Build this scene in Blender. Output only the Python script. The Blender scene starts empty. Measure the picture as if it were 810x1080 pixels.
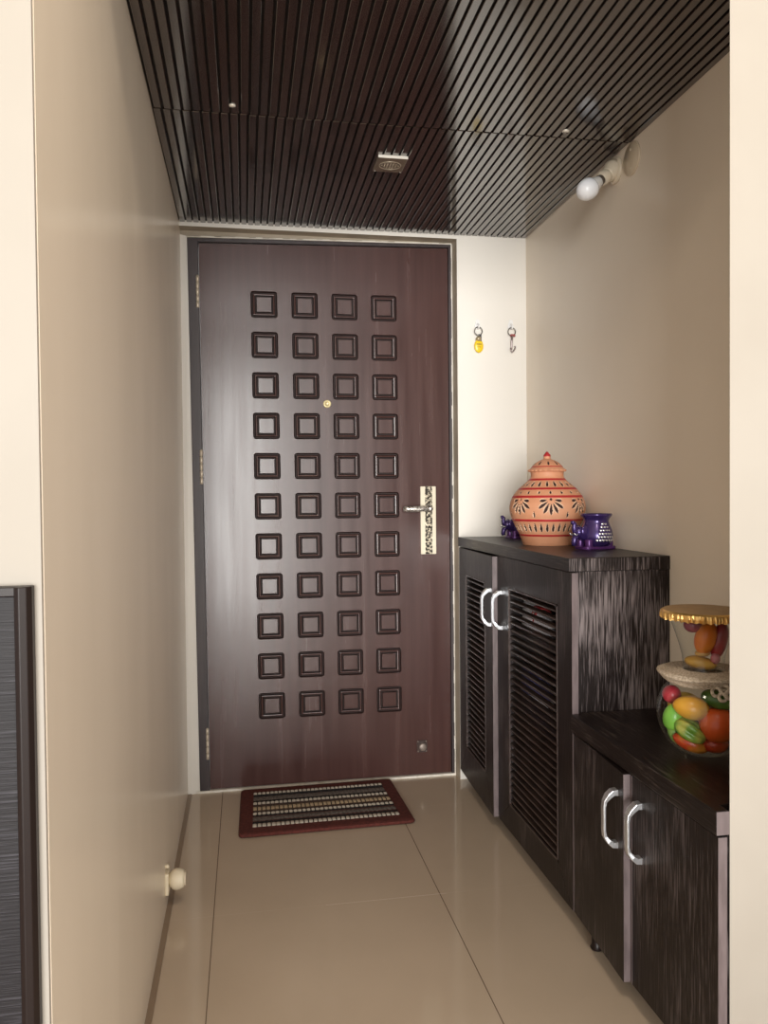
import bpy, bmesh, math, random
from mathutils import Vector, Matrix
random.seed(7)
S = bpy.context.scene
C = S.collection
PI = math.pi

# ---------------------------------------------------------------- camera, world, light, exposure
YAW, PITCH, ROLL, F = 0.1742, 0.0217, 0.0092, 833.34
cd = bpy.data.cameras.new('camera'); cam = bpy.data.objects.new('camera', cd); C.objects.link(cam); S.camera = cam
fw = Vector((math.sin(YAW), math.cos(YAW), 0)); rt = Vector((math.cos(YAW), -math.sin(YAW), 0)); up = Vector((0, 0, 1))
f2 = fw*math.cos(PITCH) - up*math.sin(PITCH); u2 = up*math.cos(PITCH) + fw*math.sin(PITCH)
R_ = rt*math.cos(ROLL) - u2*math.sin(ROLL); U_ = rt*math.sin(ROLL) + u2*math.cos(ROLL)
M = Matrix.Identity(4)
for i in range(3):
    M[i][0], M[i][1], M[i][2] = R_[i], U_[i], -f2[i]
M.translation = Vector((0.2247, -2.9999, 1.1258))
cam.matrix_world = M
cd.sensor_width = 36; cd.lens = F*36/1080; cd.clip_start = 0.02

W = bpy.data.worlds.new('world'); S.world = W; W.use_nodes = True
bg = W.node_tree.nodes['Background']; bg.inputs[0].default_value = (1.0, 0.97, 0.93, 1); bg.inputs[1].default_value = 0.85

def far_light(name, x, w, energy, col):      # far area light: balcony daylight, and an added fill from the right
    ld = bpy.data.lights.new(name, 'AREA'); ld.shape = 'RECTANGLE'; ld.size = w; ld.size_y = 9
    ld.energy = energy; ld.color = col
    lo = bpy.data.objects.new(name, ld); C.objects.link(lo)
    lo.location = (x, -25, 1.0); lo.rotation_euler = (Vector((.6-x, 23.5, -1.1))).to_track_quat('-Z', 'Y').to_euler()
far_light('balcony_daylight', -3.6, 9, 6000, (1.0, 0.985, 0.95))
far_light('left_wall_fill', 13.5, 9, 2300, (1.0, 0.97, 0.92))  # added fill that brightens the left wall; no window known on this side

# unseen warm fill added above the viewpoint; warm pier tops hint at a lamp
ld = bpy.data.lights.new('warm_overhead_light', 'AREA'); ld.shape = 'DISK'; ld.size = .5; ld.energy = 17; ld.color = (1.0, .86, .70)
lo = bpy.data.objects.new('warm_overhead_light', ld); C.objects.link(lo); lo.location = (.65, -2.75, 2.70)

S.view_settings.view_transform = 'Standard'; S.view_settings.look = 'None'
S.view_settings.exposure = 0.08; S.view_settings.gamma = 1; S.view_settings.use_curve_mapping = False

# ---------------------------------------------------------------- materials
def mat(name, col, rough=0.5, metal=0.0, spec=0.5, coat=0.0, coat_rough=0.1):
    m = bpy.data.materials.new(name); m.use_nodes = True
    b = m.node_tree.nodes['Principled BSDF']
    b.inputs['Base Color'].default_value = (*col, 1); b.inputs['Roughness'].default_value = rough
    b.inputs['Metallic'].default_value = metal; b.inputs['Specular IOR Level'].default_value = spec
    b.inputs['Coat Weight'].default_value = coat; b.inputs['Coat Roughness'].default_value = coat_rough
    return m
def nodes(m):
    nt = m.node_tree
    return nt, nt.nodes, nt.links, nt.nodes['Principled BSDF']
def noise_mat(name, c1, c2, scale=(1, 1, 1), nscale=5, detail=4, lo_=0.4, hi=0.6, rough=0.5, bump=0.0, metal=0, spec=0.5, coat=0, coat_rough=.1, rvar=0.0, dist=0.0):
    m = mat(name, c1, rough, metal, spec, coat, coat_rough)
    nt, N, L, b = nodes(m)
    tc = N.new('ShaderNodeTexCoord'); mp = N.new('ShaderNodeMapping'); mp.inputs['Scale'].default_value = scale
    L.new(tc.outputs['Object'], mp.inputs[0])
    nz = N.new('ShaderNodeTexNoise'); nz.inputs['Scale'].default_value = nscale; nz.inputs['Detail'].default_value = detail
    nz.inputs['Distortion'].default_value = dist
    L.new(mp.outputs[0], nz.inputs['Vector'])
    cr = N.new('ShaderNodeValToRGB'); cr.color_ramp.elements[0].position = lo_; cr.color_ramp.elements[1].position = hi
    cr.color_ramp.elements[0].color = (*c1, 1); cr.color_ramp.elements[1].color = (*c2, 1)
    L.new(nz.outputs['Fac'], cr.inputs[0]); L.new(cr.outputs[0], b.inputs['Base Color'])
    if bump:
        bp = N.new('ShaderNodeBump'); bp.inputs['Strength'].default_value = bump; bp.inputs['Distance'].default_value = 0.002
        L.new(nz.outputs['Fac'], bp.inputs['Height']); L.new(bp.outputs[0], b.inputs['Normal'])
    if rvar:
        mr = N.new('ShaderNodeMapRange'); mr.inputs['To Min'].default_value = rough-rvar; mr.inputs['To Max'].default_value = rough+rvar
        L.new(nz.outputs['Fac'], mr.inputs[0]); L.new(mr.outputs[0], b.inputs['Roughness'])
    return m
def wenge(name, axis, dark=(0.0095, 0.0055, 0.005), lite=(0.13, 0.105, 0.105), lo_=0.55, hi=0.80, rough=0.40):
    """dark laminate with pale limed streaks running along one axis, broken up by a large patchy noise"""
    m = mat(name, dark, rough, spec=.30)
    nt, N, L, b = nodes(m)
    tc = N.new('ShaderNodeTexCoord'); mp = N.new('ShaderNodeMapping')
    sc = [300, 300, 300]; sc[axis] = 11; mp.inputs['Scale'].default_value = sc
    L.new(tc.outputs['Object'], mp.inputs[0])
    nz = N.new('ShaderNodeTexNoise'); nz.inputs['Scale'].default_value = 1.0; nz.inputs['Detail'].default_value = 3; nz.inputs['Roughness'].default_value = .6
    L.new(mp.outputs[0], nz.inputs['Vector'])
    n2 = N.new('ShaderNodeTexNoise'); n2.inputs['Scale'].default_value = 5.0; n2.inputs['Detail'].default_value = 2
    L.new(tc.outputs['Object'], n2.inputs['Vector'])
    mx = N.new('ShaderNodeMath'); mx.operation = 'MULTIPLY_ADD'; mx.inputs[1].default_value = 0.55; 
    L.new(n2.outputs['Fac'], mx.inputs[0]); L.new(nz.outputs['Fac'], mx.inputs[2])
    sb = N.new('ShaderNodeMath'); sb.operation = 'SUBTRACT'; sb.inputs[1].default_value = 0.26
    L.new(mx.outputs[0], sb.inputs[0])
    cr = N.new('ShaderNodeValToRGB'); e = cr.color_ramp.elements
    e[0].position = lo_; e[0].color = (*dark, 1); e[1].position = hi; e[1].color = (*lite, 1)
    L.new(sb.outputs[0], cr.inputs[0]); L.new(cr.outputs[0], b.inputs['Base Color'])
    bp = N.new('ShaderNodeBump'); bp.inputs['Strength'].default_value = 0.35; bp.inputs['Distance'].default_value = 0.0015
    L.new(nz.outputs['Fac'], bp.inputs['Height']); L.new(bp.outputs[0], b.inputs['Normal'])
    return m
def thin_glass(name, tint=(0.97, 0.99, 0.98)):
    m = bpy.data.materials.new(name); m.use_nodes = True
    nt = m.node_tree; nt.nodes.clear(); N = nt.nodes; L = nt.links
    o = N.new('ShaderNodeOutputMaterial'); mx = N.new('ShaderNodeMixShader'); t = N.new('ShaderNodeBsdfTransparent'); g = N.new('ShaderNodeBsdfGlossy')
    t.inputs[0].default_value = (*tint, 1); g.inputs['Roughness'].default_value = 0.04
    lw = N.new('ShaderNodeLayerWeight'); lw.inputs[0].default_value = .5
    pw_ = N.new('ShaderNodeMath'); pw_.operation = 'POWER'; pw_.inputs[1].default_value = 4.0
    ma = N.new('ShaderNodeMath'); ma.operation = 'MULTIPLY_ADD'; ma.inputs[1].default_value = .80; ma.inputs[2].default_value = .045
    L.new(lw.outputs['Facing'], pw_.inputs[0]); L.new(pw_.outputs[0], ma.inputs[0])
    L.new(ma.outputs[0], mx.inputs[0]); L.new(t.outputs[0], mx.inputs[1]); L.new(g.outputs[0], mx.inputs[2]); L.new(mx.outputs[0], o.inputs[0])
    return m

PIER = noise_mat('darkened_pier_paint', (0.36, 0.325, 0.28), (0.38, 0.345, 0.30), nscale=3, rough=0.55, bump=0.02)  # wall cream darkened in the colour to offset strong light on the piers
CREAM = noise_mat('cream_wall_paint', (0.83, 0.80, 0.745), (0.85, 0.82, 0.765), nscale=3, rough=0.55, bump=0.02)
BEIGE = noise_mat('beige_enamel_paint', (0.84, 0.73, 0.595), (0.86, 0.75, 0.615), scale=(1, 1, .3), nscale=4, rough=0.24, spec=0.5, rvar=.03)
BEIGE_R = noise_mat('beige_alcove_paint', (0.86, 0.765, 0.645), (0.88, 0.785, 0.665), nscale=3, rough=0.34)
REVEAL = noise_mat('grey_beige_plaster', (0.36, 0.31, 0.24), (0.42, 0.36, 0.28), nscale=12, rough=0.45)
WHITE = noise_mat('white_plaster', (0.80, 0.77, 0.70), (0.62, 0.57, 0.48), nscale=25, lo_=.5, hi=.75, rough=0.6, bump=.2)
DOOR = noise_mat('dark_stained_door', (0.060, 0.026, 0.023), (0.078, 0.034, 0.029), scale=(14, 14, .7), nscale=2.2, detail=5, lo_=.35, hi=.65, rough=0.25, spec=.5, rvar=.09, coat=.12, coat_rough=.16)
DOOR_RIM = mat('shaded_moulding_groove', (0.022, 0.010, 0.009), 0.55, spec=.3)  # shade of the carved grooves put into the colour
FRAME = noise_mat('dark_door_frame', (0.036, 0.026, 0.028), (0.050, 0.036, 0.038), scale=(10, 10, 1), nscale=3, rough=0.42)
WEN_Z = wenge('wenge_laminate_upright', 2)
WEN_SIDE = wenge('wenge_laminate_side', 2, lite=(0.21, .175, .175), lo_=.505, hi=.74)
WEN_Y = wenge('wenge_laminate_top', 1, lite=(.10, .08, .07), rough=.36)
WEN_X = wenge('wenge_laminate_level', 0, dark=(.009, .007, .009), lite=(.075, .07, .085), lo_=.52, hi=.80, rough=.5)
SLAT = noise_mat('brown_louvre', (0.026, .016, .013), (.046, .030, .025), scale=(3, 3, 3), nscale=6, rough=.33)
EDGE = noise_mat('mauve_edge_band', (0.115, .088, .09), (.16, .125, .128), scale=(1, 1, .2), nscale=60, rough=.4)
BLACKIN = mat('dark_interior', (.012, .008, .008), .6)
TRIMD = mat('dark_brown_edging', (.013, .007, .006), .4, spec=.3)
SLATC = noise_mat('wenge_ceiling_slat', (0.020, 0.012, 0.010), (0.030, 0.018, 0.015), scale=(40, 2, 1), nscale=3, rough=0.14, spec=.5, rvar=.03, coat=.7, coat_rough=.10)
SLATB = mat('ceiling_groove', (.006, .004, .0035), .6)
STEEL = mat('brushed_steel', (.72, .72, .72), .22, 1)
CHROME = mat('satin_chrome', (.78, .80, .84), .30, .85)
BRASS = mat('pale_brass', (.78, .66, .40), .3, .8)
IVORY = mat('ivory_plastic', (.70, .62, .49), .35)
WHITEP = mat('white_plastic', (.85, .85, .85), .3)
SKIRT = mat('brown_skirting', (.27, .195, .135), .35)

def plain(name, c, r=.5, **k): return mat(name, c, r, **k)

# ---------------------------------------------------------------- mesh builder
class MB:
    def __init__(s): s.v = []; s.f = []; s.m = []; s.sm = []
    def add(s, vs, fs, mi=0, smooth=False, fn=None):
        o = len(s.v)
        s.v += [tuple(fn(Vector(v))) if fn else tuple(v) for v in vs]
        for k, f in enumerate(fs):
            s.f.append(tuple(i+o for i in f)); s.m.append(mi[k] if isinstance(mi, list) else mi); s.sm.append(smooth)
        return s
    def box(s, x0, x1, y0, y1, z0, z1, mi=0, fn=None):
        vs = [(x, y, z) for x in (x0, x1) for y in (y0, y1) for z in (z0, z1)]
        fs = [(0, 1, 3, 2), (4, 6, 7, 5), (0, 4, 5, 1), (2, 3, 7, 6), (0, 2, 6, 4), (1, 5, 7, 3)]
        return s.add(vs, fs, mi, False, fn)
    def hexa(s, pts, mi=0):          # eight corners: bottom ring of four, then top ring of four
        fs = [(3, 2, 1, 0), (4, 5, 6, 7), (0, 1, 5, 4), (1, 2, 6, 5), (2, 3, 7, 6), (3, 0, 4, 7)]
        return s.add(pts, fs, mi)
    def prism(s, poly, axis, a, b, mi=0, smooth=False, fn=None):
        n = len(poly)
        def P(p, h):
            q = list(p); q.insert(axis, h); return q
        vs = [P(p, a) for p in poly]+[P(p, b) for p in poly]
        fs = [tuple(range(n))[::-1], tuple(range(n, 2*n))]+[(i, (i+1) % n, n+(i+1) % n, n+i) for i in range(n)]
        return s.add(vs, fs, mi, smooth, fn)
    def lathe(s, prof, n=32, c=(0, 0, 0), mi=0, smooth=True, fn=None, cap=True):
        vs = []; fs = []
        for (r, z) in prof:
            for k in range(n):
                a = 2*PI*k/n; vs.append((c[0]+r*math.cos(a), c[1]+r*math.sin(a), c[2]+z))
        for j in range(len(prof)-1):
            for k in range(n):
                k2 = (k+1) % n; fs.append((j*n+k, j*n+k2, (j+1)*n+k2, (j+1)*n+k))
        if cap:
            if prof[0][0] > 1e-5: fs.append(tuple(range(n))[::-1])
            if prof[-1][0] > 1e-5: fs.append(tuple(range((len(prof)-1)*n, len(prof)*n)))
        return s.add(vs, fs, mi, smooth, fn)
    def tube(s, pts, rad, n=10, mi=0, smooth=True, closed=False, sq=None, fn=None):
        pts = [Vector(p) for p in pts]; N = len(pts)
        rad = rad if isinstance(rad, (list, tuple)) else [rad]*N
        vs = []; fs = []; prev = None
        for i, p in enumerate(pts):
            t = (pts[(i+1) % N]-pts[i-1]) if closed else (pts[min(i+1, N-1)]-pts[max(i-1, 0)])
            t.normalize()
            if prev is None:
                a = Vector((0, 0, 1)) if abs(t.z) < .9 else Vector((1, 0, 0))
                u = (a-t*a.dot(t)).normalized()
            else:
                u = (prev-t*prev.dot(t)).normalized()
            prev = u; w = t.cross(u)
            for k in range(n):
                an = 2*PI*k/n
                q = u*math.cos(an)*rad[i]+w*math.sin(an)*rad[i]*(sq or 1)
                vs.append(p+q)
        for i in range(N if closed else N-1):
            j = (i+1) % N
            for k in range(n):
                k2 = (k+1) % n; fs.append((i*n+k, i*n+k2, j*n+k2, j*n+k))
        if not closed:
            fs.append(tuple(range(n))[::-1]); fs.append(tuple(range((N-1)*n, N*n)))
        return s.add(vs, fs, mi, smooth, fn)
    def ball(s, c, r, n=24, mi=0, fn=None, shape=None):
        """ellipsoid; shape(unit vector) -> scale of the radius"""
        rx, ry, rz = r if isinstance(r, (tuple, list)) else (r, r, r)
        m = n//2; vs = []; fs = []
        for j in range(m+1):
            th = PI*j/m
            for k in range(n):
                a = 2*PI*k/n; d = Vector((math.sin(th)*math.cos(a), math.sin(th)*math.sin(a), math.cos(th)))
                q = shape(d) if shape else 1
                vs.append((c[0]+rx*d.x*q, c[1]+ry*d.y*q, c[2]+rz*d.z*q))
        for j in range(m):
            for k in range(n):
                k2 = (k+1) % n; fs.append((j*n+k, (j+1)*n+k, (j+1)*n+k2, j*n+k2))
        return s.add(vs, fs, mi, True, fn)
    def build(s, name, mats, parent=None, origin=None, bevel=0, seg=2, merge=True):
        mats = mats if isinstance(mats, (list, tuple)) else [mats]
        o0 = Vector(origin) if origin else Vector((0, 0, 0))
        if parent is not None:
            q = parent
            while q.parent: q = q.parent
            o0 = Vector(q.location)
        me = bpy.data.meshes.new(name)
        me.from_pydata([tuple(Vector(v)-o0) for v in s.v], [], s.f)
        for m in mats: me.materials.append(m)
        me.polygons.foreach_set('material_index', s.m); me.polygons.foreach_set('use_smooth', s.sm)
        bm = bmesh.new(); bm.from_mesh(me)
        if merge: bmesh.ops.remove_doubles(bm, verts=bm.verts, dist=1e-6)
        bmesh.ops.recalc_face_normals(bm, faces=bm.faces); bm.to_mesh(me); bm.free()
        o = bpy.data.objects.new(name, me); C.objects.link(o)
        if parent is not None: o.parent = parent
        else: o.location = o0
        if bevel:
            b = o.modifiers.new('edges', 'BEVEL'); b.width = bevel; b.segments = seg; b.limit_method = 'ANGLE'; b.angle_limit = math.radians(35)
        return o

def thing(name, label, cat, loc, group=None):
    o = bpy.data.objects.new(name, None); C.objects.link(o); o.location = loc; o.empty_display_size = .05
    return tag(o, label, cat, group)
def tag(o, label, cat, group=None):
    o['label'] = label; o['category'] = cat
    if group: o['group'] = group
    return o
def struct(o): o['kind'] = 'structure'; return o
def rrect(hx, hz, r, n=4):
    """rounded rectangle loop, counter-clockwise from the right side of the bottom edge"""
    out = []
    for (cx, cz, a0) in ((hx-r, -hz+r, -90), (hx-r, hz-r, 0), (-hx+r, hz-r, 90), (-hx+r, -hz+r, 180)):
        for k in range(n+1):
            a = math.radians(a0+90*k/n); out.append((cx+r*math.cos(a), cz+r*math.sin(a)))
    return out

# ---------------------------------------------------------------- the setting
XR, ZC, XC = 1.3316, 2.133, 1.0488
struct(MB().box(-4.5, 5.0, -5.2, .30, -.06, 0).build('floor', mat('glossy_beige_tile', (.40, .32, .24), .10, spec=.5)))
fm = bpy.data.materials['glossy_beige_tile']; nt, N, L, b = nodes(fm)
SLATC.node_tree.nodes['Principled BSDF'].inputs['IOR'].default_value = 1.8; SLATC.node_tree.nodes['Principled BSDF'].inputs['Coat IOR'].default_value = 1.7
geo = N.new('ShaderNodeTexCoord'); sep = N.new('ShaderNodeSeparateXYZ'); L.new(geo.outputs['Object'], sep.inputs[0])
def mth(op, a, b_=None, c=None):
    n = N.new('ShaderNodeMath'); n.operation = op
    for i, v in enumerate((a, b_, c)):
        if v is None: continue
        if isinstance(v, (int, float)): n.inputs[i].default_value = v
        else: L.new(v, n.inputs[i])
    return n.outputs[0]
def line(co, off, period, half):
    q = mth('SUBTRACT', co, off); q = mth('DIVIDE', q, period); q = mth('FRACT', mth('ADD', q, 100.5)); q = mth('ABSOLUTE', mth('SUBTRACT', q, .5))
    return mth('LESS_THAN', q, half/period)
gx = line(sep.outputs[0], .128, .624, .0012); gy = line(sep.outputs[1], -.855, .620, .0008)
nz = N.new('ShaderNodeTexNoise'); nz.inputs['Scale'].default_value = 2.2; nz.inputs['Detail'].default_value = 3; L.new(geo.outputs['Object'], nz.inputs['Vector'])
cr = N.new('ShaderNodeValToRGB'); cr.color_ramp.elements[0].color = (.53, .43, .33, 1); cr.color_ramp.elements[1].color = (.57, .465, .36, 1); cr.color_ramp.elements[0].position = .35; cr.color_ramp.elements[1].position = .65
L.new(nz.outputs['Fac'], cr.inputs[0])
m1 = N.new('ShaderNodeMixRGB'); m1.inputs[2].default_value = (.16, .115, .08, 1); L.new(gx, m1.inputs[0]); L.new(cr.outputs[0], m1.inputs[1])
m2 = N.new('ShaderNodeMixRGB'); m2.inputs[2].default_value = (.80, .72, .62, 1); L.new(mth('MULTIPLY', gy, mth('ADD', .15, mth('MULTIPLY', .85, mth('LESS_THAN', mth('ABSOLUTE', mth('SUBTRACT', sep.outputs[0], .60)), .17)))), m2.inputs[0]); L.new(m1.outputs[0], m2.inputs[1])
L.new(m2.outputs[0], b.inputs['Base Color'])

struct(MB().box(-.10, 0, -2.054, .25, 0, 2.75).build('wall_left', BEIGE))
struct(MB().box(XR, XR+.10, -1.6995, .25, 0, 2.75).build('wall_right', BEIGE_R))
# back wall with the door opening; the opening's reveals are splayed plaster
bw = MB()
bw.box(1.0495, XR+.05, 0, .2, 0, 2.75)
bw.box(0.0, 1.0495, 0, .2, 2.119, 2.75)
bw.hexa([(0, .04, 0), (.043, .056, 0), (.043, .2, 0), (0, .2, 0), (0, .04, 2.1), (.024, .056, 2.1), (.024, .2, 2.1), (0, .2, 2.1)])
struct(bw.build('wall_back', CREAM))
tr = MB()
tr.hexa([(1.042, .065, 0), (1.0493, 0.001, 0), (1.0493, .066, 0), (1.042, .066, 0), (1.042, .065, 2.119), (1.0493, .001, 2.119), (1.0493, .066, 2.119), (1.042, .066, 2.119)])
tr.hexa([(0, .001, 2.1189), (1.0493, .001, 2.1189), (1.0493, .07, 2.1189), (0, .07, 2.1189), (0, .001, 2.1195), (1.0493, .001, 2.1195), (1.0493, .07, 2.1195), (0, .07, 2.1195)])
tr.hexa([(.0, .052, 2.100), (1.043, .052, 2.116), (1.043, .09, 2.116), (.0, .09, 2.100), (0, .052, 2.119), (1.043, .052, 2.119), (1.043, .09, 2.119), (0, .09, 2.119)])
struct(tr.build('trim_1', REVEAL))
# ragged white plaster line that seals the frame into the opening
wl = MB()
def ragged(p, q, w, depth):
    n = 40; pts = []
    p = Vector(p); q = Vector(q); d = (q-p).normalized(); s_ = Vector((-d.z, 0, d.x))
    for i in range(n):
        a = p.lerp(q, i/n); b2 = p.lerp(q, (i+1)/n); h = w*random.uniform(.5, 1.25)
        wl.hexa([a, b2, b2+Vector((0, depth, 0)), a+Vector((0, depth, 0)), a+s_*h, b2+s_*h, b2+s_*h+Vector((0, depth, 0)), a+s_*h+Vector((0, depth, 0))])
ragged((1.0435, .050, 0.0), (1.0435, .050, 2.112), .0045, .02)
ragged((.024, .049, 2.0945), (1.042, .049, 2.1125), .0045, .02)
struct(wl.build('trim_2', WHITE, merge=False))
struct(MB().box(.03, 1.047, .048, .12, 0, .008).build('trim_3', WHITE))
struct(MB().box(.0, .014, -2.05, .04, 0, .004).build('baseboard_left', SKIRT))
# piers that face the living room
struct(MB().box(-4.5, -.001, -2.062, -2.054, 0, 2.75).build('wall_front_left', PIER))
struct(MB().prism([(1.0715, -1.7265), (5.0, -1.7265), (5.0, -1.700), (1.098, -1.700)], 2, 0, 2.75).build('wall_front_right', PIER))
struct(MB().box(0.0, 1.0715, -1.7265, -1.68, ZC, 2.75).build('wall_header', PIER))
# ceiling: slats with grooves, two panels that meet at a seam
ce = MB(); ce.box(0, XR, -1.70, .0, ZC+.007, ZC+.03, 1)
n = 54; pw = XR/n
for (ya, yb, sh) in ((-.859, -.001, 0), (-1.68, -.862, .0035)):
    for i in range(n):
        x0 = i*pw+.003+sh; x1 = min((i+1)*pw-.003+sh, XR-.0005)
        dz = random.uniform(-.0006, .0006)
        ce.box(x0, x1, ya+random.uniform(0, .0015), yb, ZC+dz, ZC+.0075)
struct(ce.build('ceiling', [SLATC, SLATB], bevel=.0012, seg=1))
struct(MB().box(-4.5, 5.0, -5.2, -1.7, 2.75, 2.85).build('ceiling_living_room', CREAM))

# ---------------------------------------------------------------- front door
def wx(x, z):                       # the leaf has sagged a little: its hinge side leans
    t = min(max((x-.07)/.96, 0), 1)
    return x + (1.05-z)*.0078*(1-t**4)
door = bpy.data.objects.new('door_1', None); C.objects.link(door); door.location = (.075, .06, 0); struct(door)
door['label'] = 'dark brown entrance door carved with rows of small squares'
YL = .060
def D(v): return Vector((wx(v.x, v.z), v.y, v.z))
# frame
fr = MB()
fr.hexa([(.0435, .052, 0), (.0795, .052, 0), (.0795, .12, 0), (.0435, .12, 0), (.0250, .052, 2.094), (.0625, .052, 2.0945), (.0625, .12, 2.0945), (.0250, .12, 2.094)])
fr.hexa([(1.0300, .052, 0), (1.0435, .052, 0), (1.0435, .12, 0), (1.0300, .12, 0), (1.0300, .052, 2.112), (1.0435, .052, 2.112), (1.0435, .12, 2.112), (1.0300, .12, 2.112)])
fr.hexa([(.0625, .053, 2.080), (1.0300, .053, 2.1005), (1.0300, .12, 2.1005), (.0625, .12, 2.080), (.0250, .053, 2.0945), (1.0435, .053, 2.1125), (1.0435, .12, 2.1125), (.0250, .12, 2.0945)])
fr.build('door_frame', FRAME, door, bevel=.0015)
# leaf: front face is a sheet with 44 rounded square openings, each filled by its moulding
COLS = [.312+.1535*i for i in range(4)]; ROWS = [.317+.1538*i for i in range(11)]
COLS = [.3125, .467, .6205, .774]
HS = .0505; RC = .011
lf = MB()
xs = [.0735]+[COLS[0]-.077]+[(COLS[i]+COLS[i+1])/2 for i in range(3)]+[COLS[3]+.077, 1.028]
zs = [.010]+[ROWS[0]-.077]+[(ROWS[i]+ROWS[i+1])/2 for i in range(10)]+[ROWS[10]+.077, 2.0765]
def topz(x): return 2.0765+.022*(x-.07)/.96
def P(x, z): 
    if z > 2.05: z = topz(x)
    return (x, YL, z)
for i in range(len(xs)-1):
    for j in range(len(zs)-1):
        x0, x1, z0, z1 = xs[i], xs[i+1], zs[j], zs[j+1]
        if 1 <= i <= 4 and 1 <= j <= 11:
            cx, cz = COLS[i-1], ROWS[j-1]
            lp = rrect(HS, HS, RC); k = 5
            cor = [(x1, z0), (x1, z1), (x0, z1), (x0, z0)]
            vs = [(cx+a, YL, cz+c) for a, c in lp]+[(a, YL, c) for a, c in cor]
            fs = []
            for q in range(4):
                for w in range(4): fs.append((20+q, q*5+w+1, q*5+w))
                nq = (q+1) % 4
                fs.append((20+q, 20+nq, nq*5, q*5+4))
            lf.add(vs, fs, 0, False, D)
        else:
            m_ = 4
            lf.add([P(x0, z0), P(x1, z0), P(x1, z1), P(x0, z1)], [(0, 1, 2, 3)], 0, False, D)
# edges and back
def bpt(x, z, y): return (x, y, topz(x) if z > 2.05 else z)
cs = [(.0735, .010), (1.028, .010), (1.028, 2.0765), (.0735, 2.0765)]
vs = [bpt(a, c, YL) for a, c in cs]+[bpt(a, c, YL+.036) for a, c in cs]
lf.add(vs, [(4, 5, 6, 7), (0, 1, 5, 4), (1, 2, 6, 5), (2, 3, 7, 6), (3, 0, 4, 7)], 0, False, D)
leaf = lf.build('door_leaf', DOOR, door)
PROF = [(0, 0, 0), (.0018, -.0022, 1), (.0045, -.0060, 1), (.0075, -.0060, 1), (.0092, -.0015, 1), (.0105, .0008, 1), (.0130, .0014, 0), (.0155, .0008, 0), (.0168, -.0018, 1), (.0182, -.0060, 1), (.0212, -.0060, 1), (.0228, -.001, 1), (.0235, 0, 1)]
for cz in ROWS:
    for cx in COLS:
        sq = MB(); vs = []; fs = []; mi = []
        for (o_, h, g) in PROF:
            r = max(RC-o_, .0012)
            vs += [(cx+a, YL-h, cz+c) for a, c in rrect(HS-o_, HS-o_, r)]
        for j in range(len(PROF)-1):
            for k in range(20):
                fs.append((j*20+k, j*20+(k+1) % 20, (j+1)*20+(k+1) % 20, (j+1)*20+k)); mi.append(PROF[j+1][2])
        fs.append(tuple(range((len(PROF)-1)*20, len(PROF)*20))); mi.append(0)
        sq.add(vs, fs, mi, False, D)
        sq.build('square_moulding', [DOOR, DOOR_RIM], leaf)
# hinges on the left
for (za, zb) in ((1.833, 1.955), (1.172, 1.303), (.128, .248)):
    hg = MB(); x = wx(.069, (za+zb)/2)-.0015; nk = 5
    for i in range(nk):
        a = za+(zb-za)*i/nk; b2 = za+(zb-za)*(i+1)/nk-.0025
        hg.lathe([(.0045, a), (.0058, a+.001), (.0058, b2-.001), (.0045, b2)], 14, (x, .049, 0))
    hg.lathe([(.0035, za), (.0035, zb)], 10, (x, .049, 0))
    hg.build('hinge', mat('aged_hinge_steel', (.66, .58, .47), .4, .5), door)
# lever handle on an ornate plate
HX = .9405
ORN = noise_mat('oxidised_ornament', (.03, .025, .02), (.62, .55, .42), nscale=95, detail=2, lo_=.45, hi=.60, rough=.3, bump=.6, metal=.7)
PLATE = mat('pale_gold_plate', (.66, .60, .47), .42, .3)
pl = MB(); pl.prism([(a+HX, c+1.0235) for a, c in rrect(.0310, .1345, .003)], 1, YL-.007, YL)
plate = pl.build('handle_plate', PLATE, door, bevel=.001)
om = MB()
om.prism([(a+HX+.001, c+1.0235) for a, c in rrect(.0142, .1335, .002)], 1, YL-.0095, YL-.006)
for i in range(9):                    # carved rosettes and scrolls running down the plate
    zc = .905+.0285*i
    pts = [(HX+.001+.0095*math.cos(t)*(1 if i % 2 else .8), YL-.0098, zc+.011*math.sin(t)) for t in [2*PI*k/14 for k in range(14)]]
    om.tube(pts, .0017, 6, closed=True)
    om.ball((HX+.001, YL-.0098, zc), (.0035, .0025, .0035), 10)
om.build('carved_band', ORN, plate, merge=False)
lv = MB()
lv.lathe([(.0155, 0), (.0155, .004), (.011, .006), (.0095, .030), (.0095, .040), (.006, .043)], 20, fn=lambda v: Vector((HX+v.x, YL-.008-v.z, 1.070+v.y)))
pts = [(HX, YL-.042, 1.070), (HX-.03, YL-.045, 1.0705), (HX-.06, YL-.045, 1.0695), (HX-.09, YL-.044, 1.069), (HX-.107, YL-.042, 1.069)]
lv.tube(pts, [.0105, .0105, .0112, .0112, .0105], 12, sq=.7)
for i in range(7):
    x = HX-.028-.011*i; lv.tube([(x+.003*math.cos(t), YL-.046+.0068*math.sin(t)*1, 1.0698+.0098*math.cos(t)) for t in [2*PI*k/12 for k in range(12)]], .0013, 6, closed=True)
lv.build('lever', noise_mat('carved_silver_lever', (.22, .19, .16), (.85, .82, .78), nscale=120, detail=2, lo_=.38, hi=.55, rough=.28, metal=.75, bump=.4), plate, merge=False)
# peephole
ph = MB(); px_, pz_ = .5435, 1.480
ph.lathe([(.0155, 0), (.0155, .003), (.012, .005), (.009, .0045), (.008, .003), (.0001, .003)], 24, fn=lambda v: Vector((px_+v.x, YL-v.z, pz_+v.y)))
ph.build('peephole', mat('yellow_brass_peephole', (.80, .68, .38), .35, .35), door)
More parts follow.
